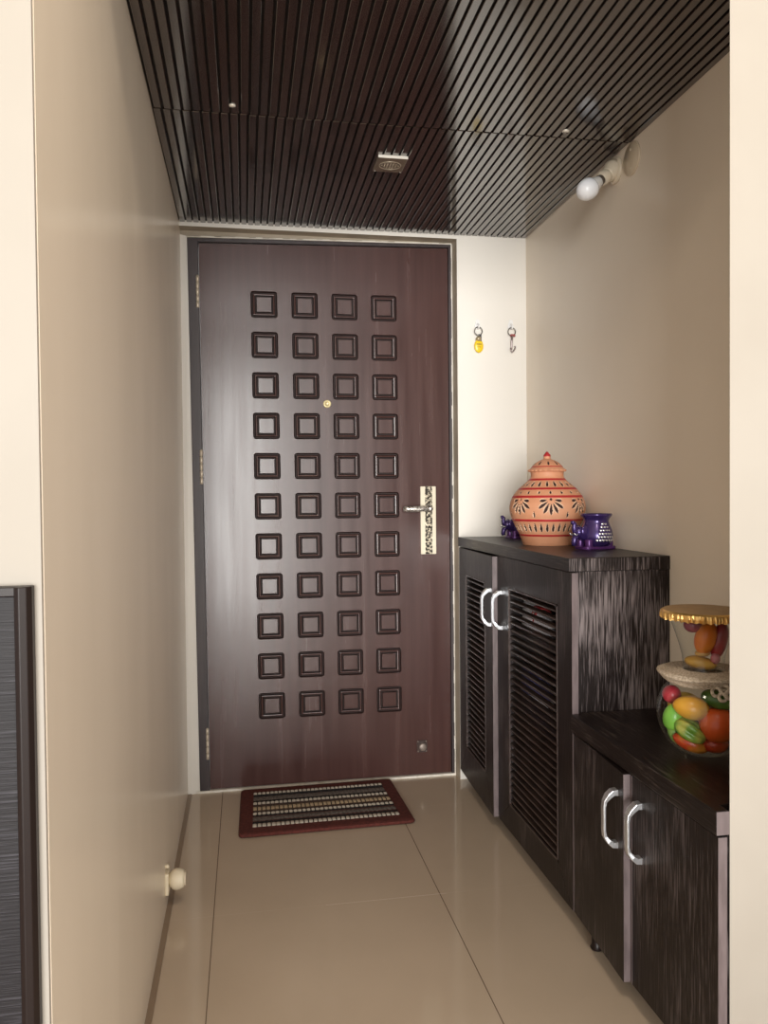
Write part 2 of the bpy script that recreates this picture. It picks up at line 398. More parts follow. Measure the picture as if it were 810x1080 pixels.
# low lock escutcheon
lk = MB(); kx, kz = .9085, .122
lk.prism([(a+kx, c+kz) for a, c in rrect(.021, .024, .004)], 1, YL-.003, YL)
esc = lk.build('lock_plate', mat('dark_lock_plate', (.09, .065, .06), .3, .6), door, bevel=.001)
ly = MB(); ly.lathe([(.0155, 0), (.0155, .006), (.0125, .009), (.0001, .0095)], 20, fn=lambda v: Vector((kx+.002+v.x, YL-.002-v.z, kz-.002+v.y)))
ly.box(kx+.0005, kx+.0035, YL-.0125, YL-.009, kz-.009, kz+.006)
for a, c in ((-1, -1), (-1, 1), (1, 1), (1, -1)):
    ly.ball((kx+a*.0165, YL-.003, kz+c*.0195), (.003, .0018, .003), 8)
ly.build('lock_cylinder', mat('worn_lock_metal', (.30, .25, .22), .5, .5), esc, merge=False)

# ---------------------------------------------------------------- doormat
MATB = noise_mat('maroon_mat_border', (.075, .014, .010), (.11, .022, .016), nscale=90, rough=.9, bump=.5)
dm = thing('doormat', 'maroon bordered doormat with woven grey, black and cream stripes in front of the door', 'doormat', (.48, -.17, 0))
ca, sa = math.cos(.012), math.sin(.012)
def MR(v): return Vector((.487+v.x*ca-v.y*sa, -.176+v.x*sa+v.y*ca, v.z))
bd = MB(); HXm, HYm = .2925, .206
loop = rrect(HXm, HYm, .016, 5)
pr = [(0, .0012), (-.0018, .005), (.002, .0105), (.010, .012)]
vs = []; fs = []
for (o_, z) in pr: vs += [(a*(HXm-o_)/HXm*(1-.012*(c/HYm) if a > 0 else 1-.02*(c/HYm)), c*(HYm-o_)/HYm, z+.003*(abs(a)/HXm)**8*(1 if c < 0 else .3)) for a, c in loop]
nl = len(loop)
for j in range(3):
    for k in range(nl): fs.append((j*nl+k, j*nl+(k+1) % nl, (j+1)*nl+(k+1) % nl, (j+1)*nl+k))
fs.append(tuple(range(3*nl, 4*nl))); fs.append(tuple(range(nl))[::-1])
bd.add(vs, fs, 0, False, MR)
border = bd.build('border', MATB, dm)
rows = [(.00, .07, 0), (.07, .125, 2), (.125, .255, 1), (.255, .305, 2), (.305, .37, 0), (.37, .44, 3), (.44, .545, 4), (.545, .605, 3), (.605, .67, 0), (.67, .715, 2), (.715, .845, 1), (.845, .905, 2), (.905, 1.0, 0)]
wv = MB(); NX, NY = 300, 92; vs = []; fs = []; mi = []
wx_, wy_ = .247, .156
for j in range(NY+1):
    t = j/NY
    for i in range(NX+1):
        x = -wx_+2*wx_*i/NX; y = wy_-2*wy_*t
        h = 0
        for q, (a, c, k) in enumerate(rows):
            if a <= t <= c:
                u = (t-a)/(c-a); ph_ = x/.0155+(q % 2)*.5
                h = math.sin(PI*u)**.6*(.55+.45*abs(math.sin(PI*ph_))**.7)*(.0075 if k in (0, 4) else .0055)
        vs.append((x*(1-.022*(y/wy_)), y, .0115+h))
for j in range(NY):
    t = (j+.5)/NY
    k = [r for r in rows if r[0] <= t <= r[1]][0][2]
    qi = [r for r in range(13) if rows[r][0] <= t <= rows[r][1]][0]
    for i in range(NX):
        fs.append((j*(NX+1)+i, j*(NX+1)+i+1, (j+1)*(NX+1)+i+1, (j+1)*(NX+1)+i))
        x = -wx_+2*wx_*(i+.5)/NX; bead = abs(math.sin(PI*(x/.0155+(qi % 2)*.5)))
        mi.append(k if (k not in (0, 4) or bead > .30) else 2)
wv.add(vs, fs, mi, False, MR)
wv.build('woven_field', [plain('mat_white_yarn', (.42, .37, .31), .9), noise_mat('mat_grey_yarn', (.10, .082, .074), (.16, .135, .12), nscale=120, rough=.9), plain('mat_black_yarn', (.012, .011, .012), .9), plain('mat_brown_yarn', (.055, .035, .028), .9), plain('mat_cream_yarn', (.36, .27, .17), .9)], dm)

# ---------------------------------------------------------------- cabinets
def handle(mb_parent, y, za, zb, x0=XC, fn=None):
    """angular D shaped pull: flat bar standing off the door, flared ends"""
    h = MB(); off = .030; w = .0078
    zm = (za+zb)/2
    outer = [(x0, za), (x0, za+.004), (x0-.012, za+.004), (x0-off+.003, za+.026), (x0-off, za+.034), (x0-off, zb-.034), (x0-off+.003, zb-.026), (x0-.012, zb-.004), (x0, zb-.004), (x0, zb)]
    # centre line with varying half thickness
    line_ = [((x0+.001), za+.009, .0095), (x0-.010, za+.0095, .0085), (x0-.020, za+.0175, .0070), (x0-off+.002, za+.029, .0050), (x0-off, za+.042, .0040), (x0-off, zm, .0038), (x0-off, zb-.042, .0040), (x0-off+.002, zb-.029, .0050), (x0-.020, zb-.0175, .0070), (x0-.010, zb-.0095, .0085), (x0+.001, zb-.009, .0095)]
    vs = []; fs = []; n_ = len(line_)
    for i, (x, z, t) in enumerate(line_):
        a = line_[max(i-1, 0)]; c = line_[min(i+1, n_-1)]
        d = Vector((c[0]-a[0], 0, c[1]-a[1])).normalized(); nn = Vector((-d.z, 0, d.x))
        for (sy, sn) in ((-w, -t), (w, -t), (w, t), (-w, t)):
            vs.append(Vector((x, y+sy*(1+.25*(t > .006)), z))+nn*sn*.74)
    for i in range(n_-1):
        for k in range(4):
            fs.append((i*4+k, i*4+(k+1) % 4, (i+1)*4+(k+1) % 4, (i+1)*4+k))
    fs += [(0, 1, 2, 3), tuple(range((n_-1)*4, n_*4))]
    h.add(vs, fs, 0, False, fn)
    return h.build('handle', CHROME, mb_parent, bevel=.0012)
def hinge_turn(yh, ang, x0=XC):        # swing a door about its far edge
    c, s_ = math.cos(ang), math.sin(ang)
    def f(v):
        dx, dy = v.x-(x0+.018), v.y-yh
        return Vector((x0+.018+dx*c+dy*s_, yh-dx*s_+dy*c, v.z))
    return f
def louvre_door(cab, ya, yb, za, zb, la, lb, lz0, lz1, hy, ang):
    """ya far edge, yb near edge (ya > yb); la..lb the louvred opening"""
    f = hinge_turn(ya, ang)
    x0, x1 = XC, XC+.018
    d = MB(); g = .0006
    # four mitred frame members
    O = [(ya, za), (yb, za), (yb, zb), (ya, zb)]; I = [(la, lz0), (lb, lz0), (lb, lz1), (la, lz1)]
    cy = sum(p[0] for p in O)/4; cz = sum(p[1] for p in O)/4
    for k in range(4):
        q = [O[k], O[(k+1) % 4], I[(k+1) % 4], I[k]]
        my = sum(p[0] for p in q)/4; mz = sum(p[1] for p in q)/4
        if k in (0, 2):   # ends of level members pulled in for the mitre line
            sgn = 1
            q = [(q[0][0]-g*2, q[0][1]), (q[1][0]+g*2, q[1][1]), (q[2][0]+g*2, q[2][1]), (q[3][0]-g*2, q[3][1])]
        d.prism(q, 0, x0, x1, 1 if k in (0, 2) else 0, fn=f)
    do = d.build('door', [WEN_Z, WEN_Z], cab, bevel=.0008, seg=1, merge=False)
    # near edge band
    MB().box(x0+.0004, x1-.0004, yb-.0008, yb, za+.001, zb-.001, fn=f).build('edge_band', EDGE, do)
    # beading round the louvres
    bd_ = MB(); t = .005
    bd_.box(x0-.0015, x0+.004, lb, lb+t, lz0, lz1, fn=f); bd_.box(x0-.0015, x0+.004, la-t, la, lz0, lz1, fn=f)
    bd_.box(x0-.0015, x0+.004, lb, la, lz0, lz0+t, fn=f); bd_.box(x0-.0015, x0+.004, lb, la, lz1-t, lz1, fn=f)
    bd_.build('bead', noise_mat('brown_bead', (.045, .030, .028), (.075, .055, .05), nscale=40, rough=.35), do, merge=False)
    lo_ = MB(); ns = 30; pitch = (lz1-lz0-.012)/ns
    for i in range(ns):
        zc = lz0+.006+pitch*(i+.5)
        # tilted slat: outer edge low
        pr_ = [(x0+.0015, zc-.0040), (x0+.0025, zc-.0055), (x0+.0170, zc-.0010), (x0+.0170, zc+.0040), (x0+.0035, zc+.0005), (x0+.0015, zc-.0010)]
        lo_.prism(pr_, 1, lb+.001, la-.001, fn=lambda v: f(v))
    lo_.build('louvre_panel', SLAT, do, merge=False)
    handle(do, hy, .678, .812, fn=f)
    return do
# prism with axis=0 expects (y,z); axis=1 expects (x,z)
tc_ = thing('shoe_cabinet', 'tall dark wenge cabinet with two louvred doors, standing beside the entrance door', 'cabinet', (1.19, -.54, 0))
Y1 = -1.0736; ZB = .042; ZT = .9578
cb = MB(); x1 = XC+.0195
cb.box(x1, XR-.001, Y1, Y1+.018, ZB, ZT-.036)          # near side panel
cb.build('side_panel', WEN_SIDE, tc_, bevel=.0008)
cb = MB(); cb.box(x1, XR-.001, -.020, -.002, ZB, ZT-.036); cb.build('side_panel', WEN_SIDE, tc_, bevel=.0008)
cb = MB()
cb.box(XR-.008, XR-.001, Y1+.018, -.020, ZB, ZT-.036)
cb.box(x1, XR-.008, Y1+.018, -.020, ZB, ZB+.018)
cb.box(x1, XR-.008, -.492, -.474, ZB+.018, ZT-.036)
cb.build('back_panel', BLACKIN, tc_, merge=False)
for z in (.255, .465, .685):
    for (ya, yb) in ((Y1+.018, -.492), (-.474, -.020)):
        MB().box(x1+.012, XR-.008, ya, yb, z, z+.016).build('shelf', BLACKIN, tc_)
sl = MB(); sl.box(XC-.002, XR-.0005, Y1-.002, -.0005, ZT-.036, ZT)
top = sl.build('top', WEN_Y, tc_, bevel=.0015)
MB().box(XC-.001, XR-.002, Y1-.0027, Y1-.002, ZT-.0345, ZT-.0015).build('edge_band', WEN_SIDE, top)
MB().box(XC+.055, XR-.02, Y1+.01, -.03, .0, ZB).build('plinth', TRIMD, tc_)
louvre_door(tc_, -.006, -.476, ZB, ZT-.040, -.110, -.383, .160, .822, -.452, .034)
louvre_door(tc_, -.484, Y1-.014, ZB, ZT-.037, -.592, -.992, .128, .826, -.520, 0.0)

lc = thing('storage_cabinet', 'low dark wenge cabinet with two plain doors, under the fruit jar', 'cabinet', (1.19, -1.4, 0))
Y2 = -1.7256; ZL = .5556
cb = MB()
cb.prism([(x1, Y2+.0005), (1.0705, Y2+.0005), (1.0705, Y2+.026), (1.0965, Y2+.0285), (XR-.001, Y2+.0285), (XR-.001, Y2+.045), (x1, Y2+.045)], 2, ZB, ZL-.044); cb.build('side_panel', WEN_SIDE, lc, bevel=.0008)
cb = MB()
cb.box(x1, XR-.001, Y1-.018, Y1-.001, ZB, ZL-.044)
cb.box(XR-.008, XR-.001, Y2+.12, Y1-.018, ZB, ZL-.044)
cb.box(x1, XR-.008, Y2+.045, Y1-.018, ZB, ZB+.018)
cb.build('carcass', BLACKIN, lc, merge=False)
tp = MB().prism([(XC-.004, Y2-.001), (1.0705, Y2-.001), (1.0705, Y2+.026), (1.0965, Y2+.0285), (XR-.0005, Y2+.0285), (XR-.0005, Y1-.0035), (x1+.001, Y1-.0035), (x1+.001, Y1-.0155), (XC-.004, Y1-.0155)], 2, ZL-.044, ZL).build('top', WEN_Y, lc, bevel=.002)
MB().box(XC-.003, XC+.0215, Y2-.0018, Y2-.001, ZL-.043, ZL-.001).build('edge_band', EDGE, tp)
MB().box(XC+.045, XR-.02, Y2+.05, Y1-.004, 0, ZB).build('plinth', TRIMD, lc)
ft = MB(); ft.lathe([(.014, 0), (.016, .004), (.012, .012), (.012, ZB)], 16, (XC+.018, -1.19, 0)); ft.build('foot', TRIMD, lc)
for (ya, yb, hy, ang) in ((Y1-.020, -1.398, -1.362, .05), (-1.404, Y2-.0002, -1.443, 0)):
    f = hinge_turn(ya, ang) if ang else None
    d = MB().box(XC, XC+.018, yb, ya, ZB+.004, ZL-.047, fn=f).build('door', WEN_Z, lc, bevel=.0008)
    MB().box(XC+.0004, XC+.0176, yb-.0008, yb, ZB+.005, ZL-.048, fn=f).build('edge_band', EDGE, d)
    MB().box(XC-.0006, XC+.0005, ya-.004, ya, ZB+.005, ZL-.048, fn=f).build('edge_strip', EDGE, d)
    handle(d, hy, .330, .466, fn=f)

# shoes glimpsed behind the louvres
def shoe(loc, label, cols, L_=.24):
    t = thing('shoe', label, 'shoe', loc, 'shoes behind the louvres')
    x, y, z = loc
    def body(w, h0, h1, n_=22):
        vs = []; fs = []
        for i in range(n_+1):
            u = i/n_; hw = w*(.030+.012*math.sin(PI*min(u*1.15, 1)))*(math.sin(PI*min(max(u, .02), .98))**.35)
            hh = h1(u)
            for k in range(10):
                a = PI*k/9; vs.append((x-L_/2*0+(-math.cos(a))*hw, y+L_*(.5-u), z+h0+hh*math.sin(a)**.8))
        for i in range(n_):
            for k in range(9): fs.append((i*10+k, i*10+k+1, (i+1)*10+k+1, (i+1)*10+k))
            fs.append((i*10+9, i*10, (i+1)*10, (i+1)*10+9))
        fs += [tuple(range(10)), tuple(range(n_*10, n_*10+10))]
        return vs, fs
    m = MB(); vs, fs = body(.9, .018, lambda u: .075-.045*u if u < .55 else .050-.030*(u-.55)/.45); m.add(vs, fs, 0, True); m.build('upper', cols[0], t)
    m = MB(); vs, fs = body(1.0, 0, lambda u: .022); m.add(vs, fs, 0, True); m.build('sole', cols[1], t)
    m = MB()
    for i in range(3):
        yy = y+.01-.022*i; m.tube([(x+.030*math.cos(a), yy, z+.030+.040*math.sin(a)) for a in [PI*k/10 for k in range(11)]], .0045, 6)
    m.build('strap', cols[2], t, merge=False)
WS = plain('white_shoe', (.72, .72, .78), .5); BS = plain('blue_shoe', (.09, .09, .26), .6); DS = plain('brown_shoe', (.10, .06, .05), .5)
RS = plain('red_strap', (.35, .03, .03), .5)
shoe((1.125, -.66, .701), 'white shoe on the highest shelf behind the right louvred door', (WS, WS, RS))
shoe((1.125, -.64, .481), 'blue shoe on the middle shelf behind the right louvred door', (BS, WS, BS))
shoe((1.125, -.68, .271), 'brown shoe with pale sole on the lower shelf behind the right louvred door', (DS, WS, DS))

# ---------------------------------------------------------------- terracotta pot
TC = noise_mat('terracotta', (.62, .285, .155), (.68, .33, .19), nscale=14, rough=.55)
PR = plain('pot_red_paint', (.43, .022, .025), .45); PD = plain('pot_cut_dark', (.035, .012, .010), .8); PW = plain('pot_cut_pale', (.76, .50, .34), .6)
pc = (1.2035, -.535, ZT)
pot = thing('terracotta_pot', 'terracotta pot with a domed lid, red painted bands and cut-out petals, on the tall cabinet', 'pot', pc)
ctrl = [(0, .0775), (.004, .081), (.012, .083), (.033, .090), (.058, .103), (.082, .1140), (.10, .1205), (.12, .1232), (.138, .1210), (.158, .1130), (.172, .103), (.183, .0935), (.195, .080), (.205, .068), (.213, .0590), (.221, .0530), (.232, .0525), (.238, .0545)]
def interp(z):
    for (a, ra), (c, rc) in zip(ctrl, ctrl[1:]):
        if a <= z <= c: 
            u = (z-a)/(c-a); return ra+(rc-ra)*u
    return ctrl[-1][1]
def smoothr(z): return sum(interp(min(max(z+d, 0), .238)) for d in (-.005, -.0025, 0, .0025, .005))/5
TH0 = math.atan2(-3.0-pc[1], .2247-pc[0])    # angle that faces the viewpoint
def petal(u, v, c, ang, r0, r1, w):
    """signed ratio: <1 inside a petal that starts r0 from c and ends r1, half width w"""
    du, dv = u-c[0], v-c[1]
    a = du*math.sin(ang)-dv*math.cos(ang); b_ = du*math.cos(ang)+dv*math.sin(ang)
    m_ = (r0+r1)/2; h = (r1-r0)/2
    t = (a-m_)/h
    if abs(t) > 1.25: return 9
    prof = max(1-abs(t)**2.2, 0)*w*(1+.5*t)
    return abs(b_)/max(prof, 1e-6) if abs(t) < 1 else 9
def pot_pat(th, z, r):
    d = (th-TH0+PI) % (2*PI)-PI
    for zb in (.033, .082, .158, .183, .213):
        if abs(z-zb) < .0034: return 1
    def rep(n_, off=0):
        p = 2*PI/n_; q = ((d-off+p/2) % p)-p/2; return q*r
    if .036 < z < .079:
        u = rep(34); q = petal(u, z, (0, .074), 0, 0, .030, .0036)
    elif .086 < z < .155:
        u = rep(7, .10); q = 9
        for k in range(7):
            q = min(q, petal(u, z, (0, .149), math.radians(-81+27*k), .012, .050 if abs(k-3) < 3 else .036, .0042))
        if math.hypot(u, z-.149) < .0040: return 2
        u2 = rep(7, .10+PI/7)
        q = min(q, petal(u2, z, (0, .100), 0, -.012, .010, .0026))
    elif .162 < z < .180:
        u = rep(18, .1); q = petal(u, z, (0, .176), 0, 0, .010, .0032)
    elif .187 < z < .211:
        u = rep(20); q = petal(u, z, (0, .2085), 0, 0, .020, .0036)
    else: return 0
    if q < 1: return 2
    if q < 1.75: return 3
    return 0
NT, NZ = 480, 230
vs = []; fs = []; mi = []
for j in range(NZ+1):
    z = .238*j/NZ; r = smoothr(z)
    for k in range(NT):
        th = 2*PI*k/NT; rr = r-(.003 if pot_pat(th, z, r) == 2 else 0)+(.0006 if pot_pat(th, z, r) == 1 else 0)
        vs.append((pc[0]+rr*math.cos(th), pc[1]+rr*math.sin(th), pc[2]+z))
for j in range(NZ):
    z = .238*(j+.5)/NZ; r = smoothr(z)
    for k in range(NT):
        fs.append((j*NT+k, j*NT+(k+1) % NT, (j+1)*NT+(k+1) % NT, (j+1)*NT+k)); mi.append(pot_pat(2*PI*(k+.5)/NT, z, r))
fs.append(tuple(range(NT))[::-1]); mi.append(0); fs.append(tuple(range(NZ*NT, NZ*NT+NT))); mi.append(0)
m = MB(); m.add(vs, fs, mi, True); m.build('body', [TC, PR, PD, PW], pot, merge=False)
# lid
lp = [(.050, .2375), (.0595, .2395), (.0615, .2425), (.0600, .2455), (.0550, .249), (.0510, .254), (.0460, .2605), (.039, .267), (.031, .2725), (.022, .277), (.0135, .280), (.0115, .282), (.0115, .2900)]
NL = 160; vs = []; fs = []; mi = []
lpf = []
for (a, c) in zip(lp, lp[1:]):
    for k in range(5): lpf.append((a[0]+(c[0]-a[0])*k/5, a[1]+(c[1]-a[1])*k/5))
lpf.append(lp[-1])
for (r, z) in lpf:
    for k in range(NL):
        th = 2*PI*k/NL; rr = r+(.0018*math.cos(th*24) if .238 < z < .246 else 0)
        vs.append((pc[0]+rr*math.cos(th), pc[1]+rr*math.sin(th), pc[2]+z))
for j in range(len(lpf)-1):
    r, z = (lpf[j][0]+lpf[j+1][0])/2, (lpf[j][1]+lpf[j+1][1])/2
    for k in range(NL):
        fs.append((j*NL+k, j*NL+(k+1) % NL, (j+1)*NL+(k+1) % NL, (j+1)*NL+k))
        th = 2*PI*(k+.5)/NL; d = (th-TH0+PI) % (2*PI)-PI; p = 2*PI/9; u = (((d-.1+p/2) % p)-p/2)*r
        q = 0
        if .2530 < z < .2572: q = 1
        elif .259 < z < .273:
            g = petal(u, z, (0, .273), 0, 0, .014, .0032); q = 2 if g < 1 else 0
        mi.append(q)
fs.append(tuple(range((len(lpf)-1)*NL, len(lpf)*NL))); mi.append(0); fs.append(tuple(range(NL))); mi.append(0)
m = MB(); m.add(vs, fs, mi, True); lid = m.build('lid', [TC, PR, PD], pot, merge=False)
m = MB(); m.lathe([(.0115, .288), (.0118, .2915), (.0105, .295), (.006, .300), (.002, .3045), (.0001, .306)], 24, pc); m.build('knob', PR, lid)

# ---------------------------------------------------------------- elephant shaped pots
PU = mat('purple_metallic_glaze', (.055, .028, .15), .25, .45, coat=.5)
SI = mat('silver_scale_paint', (.80, .80, .82), .25, .8)
def elephant(loc, rot, label):
    t = thing('elephant_pot', label, 'pot', loc, 'purple elephant pots on the tall cabinet')
    c, s_ = math.cos(rot), math.sin(rot)
    def T(v): return Vector((loc[0]+v.x*c-v.y*s_, loc[1]+v.x*s_+v.y*c, loc[2]+v.z))
    bx = .012
    m = MB()
    m.lathe([(.030, .006), (.041, .012), (.048, .026), (.0495, .042), (.046, .058), (.0395, .074), (.0365, .084), (.0395, .092), (.0455, .099), (.0470, .103), (.0455, .1065), (.0420, .105), (.036, .095), (.034, .080), (.0001, .070)], 40, (bx, 0, 0), fn=T)
    m.ball((-.030, 0, .046), (.026, .022, .022), 18, fn=T)                # neck and shoulders
    m.build('body', PU, t, merge=False)
    m = MB()
    m.prism([(a+.008, b_) for a, b_ in rrect(.058, .036, .022, 6)], 2, 0.0, .009, fn=T)
    for (fx, fy) in ((-.030, .022), (-.030, -.022), (.042, .022), (.042, -.022)):
        m.lathe([(.0125, .007), (.0115, .016), (.0125, .030)], 14, (fx, fy, 0), fn=T)
    m.build('base', mat('dark_violet_glaze', (.10, .03, .16), .3, .35), t, bevel=.002, merge=False)
    m = MB()
    m.ball((-.050, 0, .052), (.0165, .0165, .018), 18, fn=T)
    m.tube([(-.056, 0, .046), (-.066, 0, .030), (-.0675, 0, .020), (-.066, 0, .012)], [.011, .009, .0085, .0075], 12, fn=T)
    m.tube([(-.058, 0, .052), (-.0655, 0, .056), (-.067, 0, .068), (-.065, 0, .077), (-.070, 0, .081), (-.076, 0, .080)], [.010, .0085, .0075, .007, .0065, .006], 12, fn=T)
    for sy in (-1, 1):
        m.ball((-.040, sy*.018, .055), (.013, .004, .017), 14, fn=T)
    hd = m.build('head', PU, t, merge=False)
    m = MB()
    for sy in (-1, 1):
        m.tube([(-.060, sy*.010, .046), (-.070, sy*.012, .044), (-.075, sy*.011, .050)], [.0028, .0024, .001], 8, fn=T)
    m.build('tusks', SI, hd, merge=False)
    # silver scale saddle on both flanks: rows of overlapping scales
    for sy in (-1, 1):
        m = MB()
        for r_ in range(6):
            z = .076-.0095*r_
            n_ = 2+r_
            for q in range(n_):
                x = (q-(n_-1)/2)*.0095
                rad = {0: .0385, 1: .042, 2: .045, 3: .048, 4: .0495, 5: .0495}[r_]
                a = sy*PI/2-sy*x/rad*1.0
                ctr = Vector((bx+rad*math.cos(a), rad*math.sin(a), z))
                nrm = Vector((math.cos(a), math.sin(a), 0)); tg = Vector((-math.sin(a), math.cos(a), 0))
                vs = [ctr+nrm*.0032]; 
                for k in range(9):
                    b_ = PI*k/8; vs.append(ctr+tg*.0040*math.cos(b_)+Vector((0, 0, -.0068*math.sin(b_)+.002))+nrm*.0008)
                m.add(vs, [(0, k+1, k+2) for k in range(8)]+[(0, 9, 1)], 0, True, T)
        m.build('saddle_cloth', SI, t, merge=False)
    return t
elephant((1.252, -.775, ZT), .20, 'purple elephant pot with silver scales, in front of the terracotta pot')
elephant((1.246, -.150, ZT), .10, 'purple elephant pot half hidden behind the terracotta pot, near the corner')

# ---------------------------------------------------------------- glass jar with fruits
jc = Vector((1.2085, -1.425, ZL))
GL = thin_glass('clear_glass')
jar = thing('glass_jar', 'waisted glass jar with rope collar and gold foil lid, on the low cabinet', 'jar', jc)
gp = [(.0001, .0035), (.045, .003), (.055, .006), (.075, .022), (.090, .048), (.097, .072), (.0985, .090), (.096, .110), (.087, .134), (.072, .153), (.056, .167), (.0455, .180), (.0425, .195), (.044, .212), (.050, .235), (.0585, .262), (.067, .285), (.072, .297)]
m = MB(); m.lathe(gp, 64, jc, cap=False); m.build('glass_body', GL, jar)
# rope collar: coils wound into a saucer
RO = noise_mat('jute_rope', (.40, .32, .235), (.62, .53, .42), scale=(1, 1, 1), nscale=220, detail=1, lo_=.35, hi=.65, rough=.9, bump=.5)
m = MB()
for i in range(7):
    u = i/6; R0 = .074+.019*u; z = .1595+.0165*u
    pts = []
    for k in range(72):
        a = 2*PI*k/72; pts.append((jc.x+R0*math.cos(a), jc.y+R0*math.sin(a), jc.z+z+.0012*math.sin(3*a+i)))
    m.tube(pts, .0044, 8, closed=True)
for i in range(8):
    R0 = .090-.0065*i; m.tube([(jc.x+R0*math.cos(2*PI*k/64), jc.y+R0*math.sin(2*PI*k/64), jc.z+.1775+.0003*i) for k in range(64)], .0042, 8, closed=True)
coll = m.build('rope_collar', RO, jar, merge=False)
vd = Vector((jc.x-.2247, jc.y+3.0, 0)).normalized(); vr = Vector((vd.y, -vd.x, 0))      # away from / to the right of the viewpoint
m = MB()
kc = jc+vr*.034-vd*.080+Vector((0, 0, .153))
for (dx, dz, rr) in ((-.008, 0, .009), (.007, .006, .009), (.004, -.010, .008), (.016, -.004, .008)):
    c0 = kc+vr*dx+Vector((0, 0, dz))
    m.tube([c0+vr*rr*math.cos(2*PI*k/20)+Vector((0, 0, 1))*rr*math.sin(2*PI*k/20)-vd*.003*math.sin(4*PI*k/20) for k in range(20)], .0036, 8, closed=True)
m.build('rope_knot', RO, coll, merge=False)
# gold foil lid
FO = mat('gold_foil', (.80, .50, .17), .30, .85); FT = noise_mat('matt_gold_card', (.34, .21, .09), (.40, .25, .11), nscale=20, rough=.5, metal=.2)
vs = []; fs = []; n_ = 300; pr = [(.084, .3135), (.0885, .310), (.0890, .302), (.0875, .295)]
for (r, z) in pr:
    for k in range(n_):
        a = 2*PI*k/n_; j_ = (.0018*math.sin(a*47)+.0014*math.sin(a*71+1))*(.314-z)/.019
        vs.append((jc.x+(r+j_)*math.cos(a), jc.y+(r+j_)*math.sin(a), jc.z+z+(.0012*math.sin(a*37+2) if z < .297 else 0)))
for j in range(3):
    for k in range(n_): fs.append((j*n_+k, j*n_+(k+1) % n_, (j+1)*n_+(k+1) % n_, (j+1)*n_+k))
m = MB(); m.add(vs, fs, 0, False)
m.lathe([(.0735, .297), (.0735, .303), (.083, .312), (.084, .3135), (.0001, .3140)], n_, jc, mi=1, smooth=False, cap=False)
m.build('foil_lid', [FO, FT], jar, merge=False)

def at(px, py, df):
    """point in the jar: px, py as offsets in millimetres to the right and above the bowl's middle, df mm towards the viewer"""
    return jc+vr*px*.001+Vector((0, 0, .090+py*.001))-vd*df*.001
def inside(c, r, bowl):
    """pull a fruit back until it clears the glass"""
    if not bowl: return c
    o = jc+Vector((0, 0, .089)); d = c-o; rr = sorted(r)[1]*.95
    lim = .0955-rr
    return o+d*min(1, lim/max(d.length, 1e-6))
def fruit(name, label, cat, c, r, colr, roll=0, shape=None, stem=None, group='artificial fruits in the glass jar', colb=None):
    c = inside(Vector(c), r, c[2]-jc.z < .165)
    o0 = Vector(c)-Vector((0, 0, r[2] if roll == 0 else min(r)))
    t = thing(name, label, cat, o0, group)
    cr_, sr_ = math.cos(roll), math.sin(roll)
    def T(v):      # local x right, y away, z up; rolled in the view plane
        a = v.x*cr_-v.z*sr_; b_ = v.x*sr_+v.z*cr_
        return Vector(c)+vr*a+vd*v.y+Vector((0, 0, b_))
    mt = colr if not isinstance(colr, tuple) else plain(name+'_skin', colr, .35)
    m = MB(); m.ball((0, 0, 0), r, 40, fn=T, shape=shape); m.build('flesh', mt, t)
    if stem:
        m = MB(); m.tube([(0, 0, r[2]*.82), (.001, 0, r[2]+.004), (.003, 0, r[2]+.009)], [.0022, .0017, .002], 8, fn=T); m.build('stem', plain('fruit_stem', (.10, .06, .03), .7), t)
    return t
def apple(d): return 1-.16*max(d.z, 0)**8-.12*max(-d.z, 0)**8
def mango(d): return 1+.10*d.x*abs(d.z)-.06*d.z
def star(d):
    a = math.atan2(d.z, d.y); return 1-.34*(1-abs(math.cos(2.5*a)))**.8*(1-d.x**2)
def pear(d): return 1-.20*max(d.x, 0)**2
two = lambda n_, a, b_, s_=18: noise_mat(n_, a, b_, nscale=s_, detail=1, lo_=.40, hi=.62, rough=.32)
fruit('apple', 'bright green apple at the left side of the jar bowl', 'fruit', at(-64, -8, 46), (.022, .022, .031), two('green_apple', (.16, .42, .05), (.26, .58, .08)), roll=-.25, shape=apple, stem=True)
fruit('star_fruit', 'ridged green star fruit in the middle of the jar bowl', 'fruit', at(-29, -32, 66), (.036, .024, .025), two('star_fruit_skin', (.12, .25, .03), (.36, .36, .06), 40), roll=-.55, shape=star)
fruit('mango', 'yellow mango under the rope collar', 'fruit', at(-25, 22, 60), (.037, .026, .025), two('yellow_mango', (.72, .34, .02), (.78, .42, .05)), roll=-.12, shape=mango)
fruit('orange', 'large red-orange fruit at the right of the jar bowl', 'fruit', at(31, -14, 57), (.038, .036, .041), two('red_orange', (.60, .085, .015), (.66, .13, .02)), shape=apple, stem=True)
fruit('mango', 'red and yellow mango low in the jar bowl', 'fruit', at(-27, -62, 42), (.038, .022, .019), two('red_yellow_mango', (.60, .07, .02), (.70, .26, .03), 30), roll=-.28, shape=mango)
fruit('tomato', 'shiny red tomato low at the right of the jar bowl', 'fruit', at(24, -63, 40), (.028, .026, .021), two('tomato_skin', (.42, .035, .012), (.52, .09, .02)), shape=apple)
fruit('plum', 'pinkish red plum at the upper left of the jar bowl', 'fruit', at(-67, 37, 18), (.020, .020, .020), two('pink_plum', (.50, .035, .06), (.58, .07, .08)))
fruit('lime', 'dark green fruit at the upper right of the jar bowl', 'fruit', at(30, 40, 48), (.036, .022, .020), two('dark_green_fruit', (.05, .13, .02), (.10, .20, .03)), roll=-.2)
fruit('pear', 'pale green fruit low at the left edge of the jar bowl', 'fruit', at(-57, -52, 14), (.016, .020, .026), two('pale_green_fruit', (.24, .42, .10), (.36, .50, .12)), roll=.5)
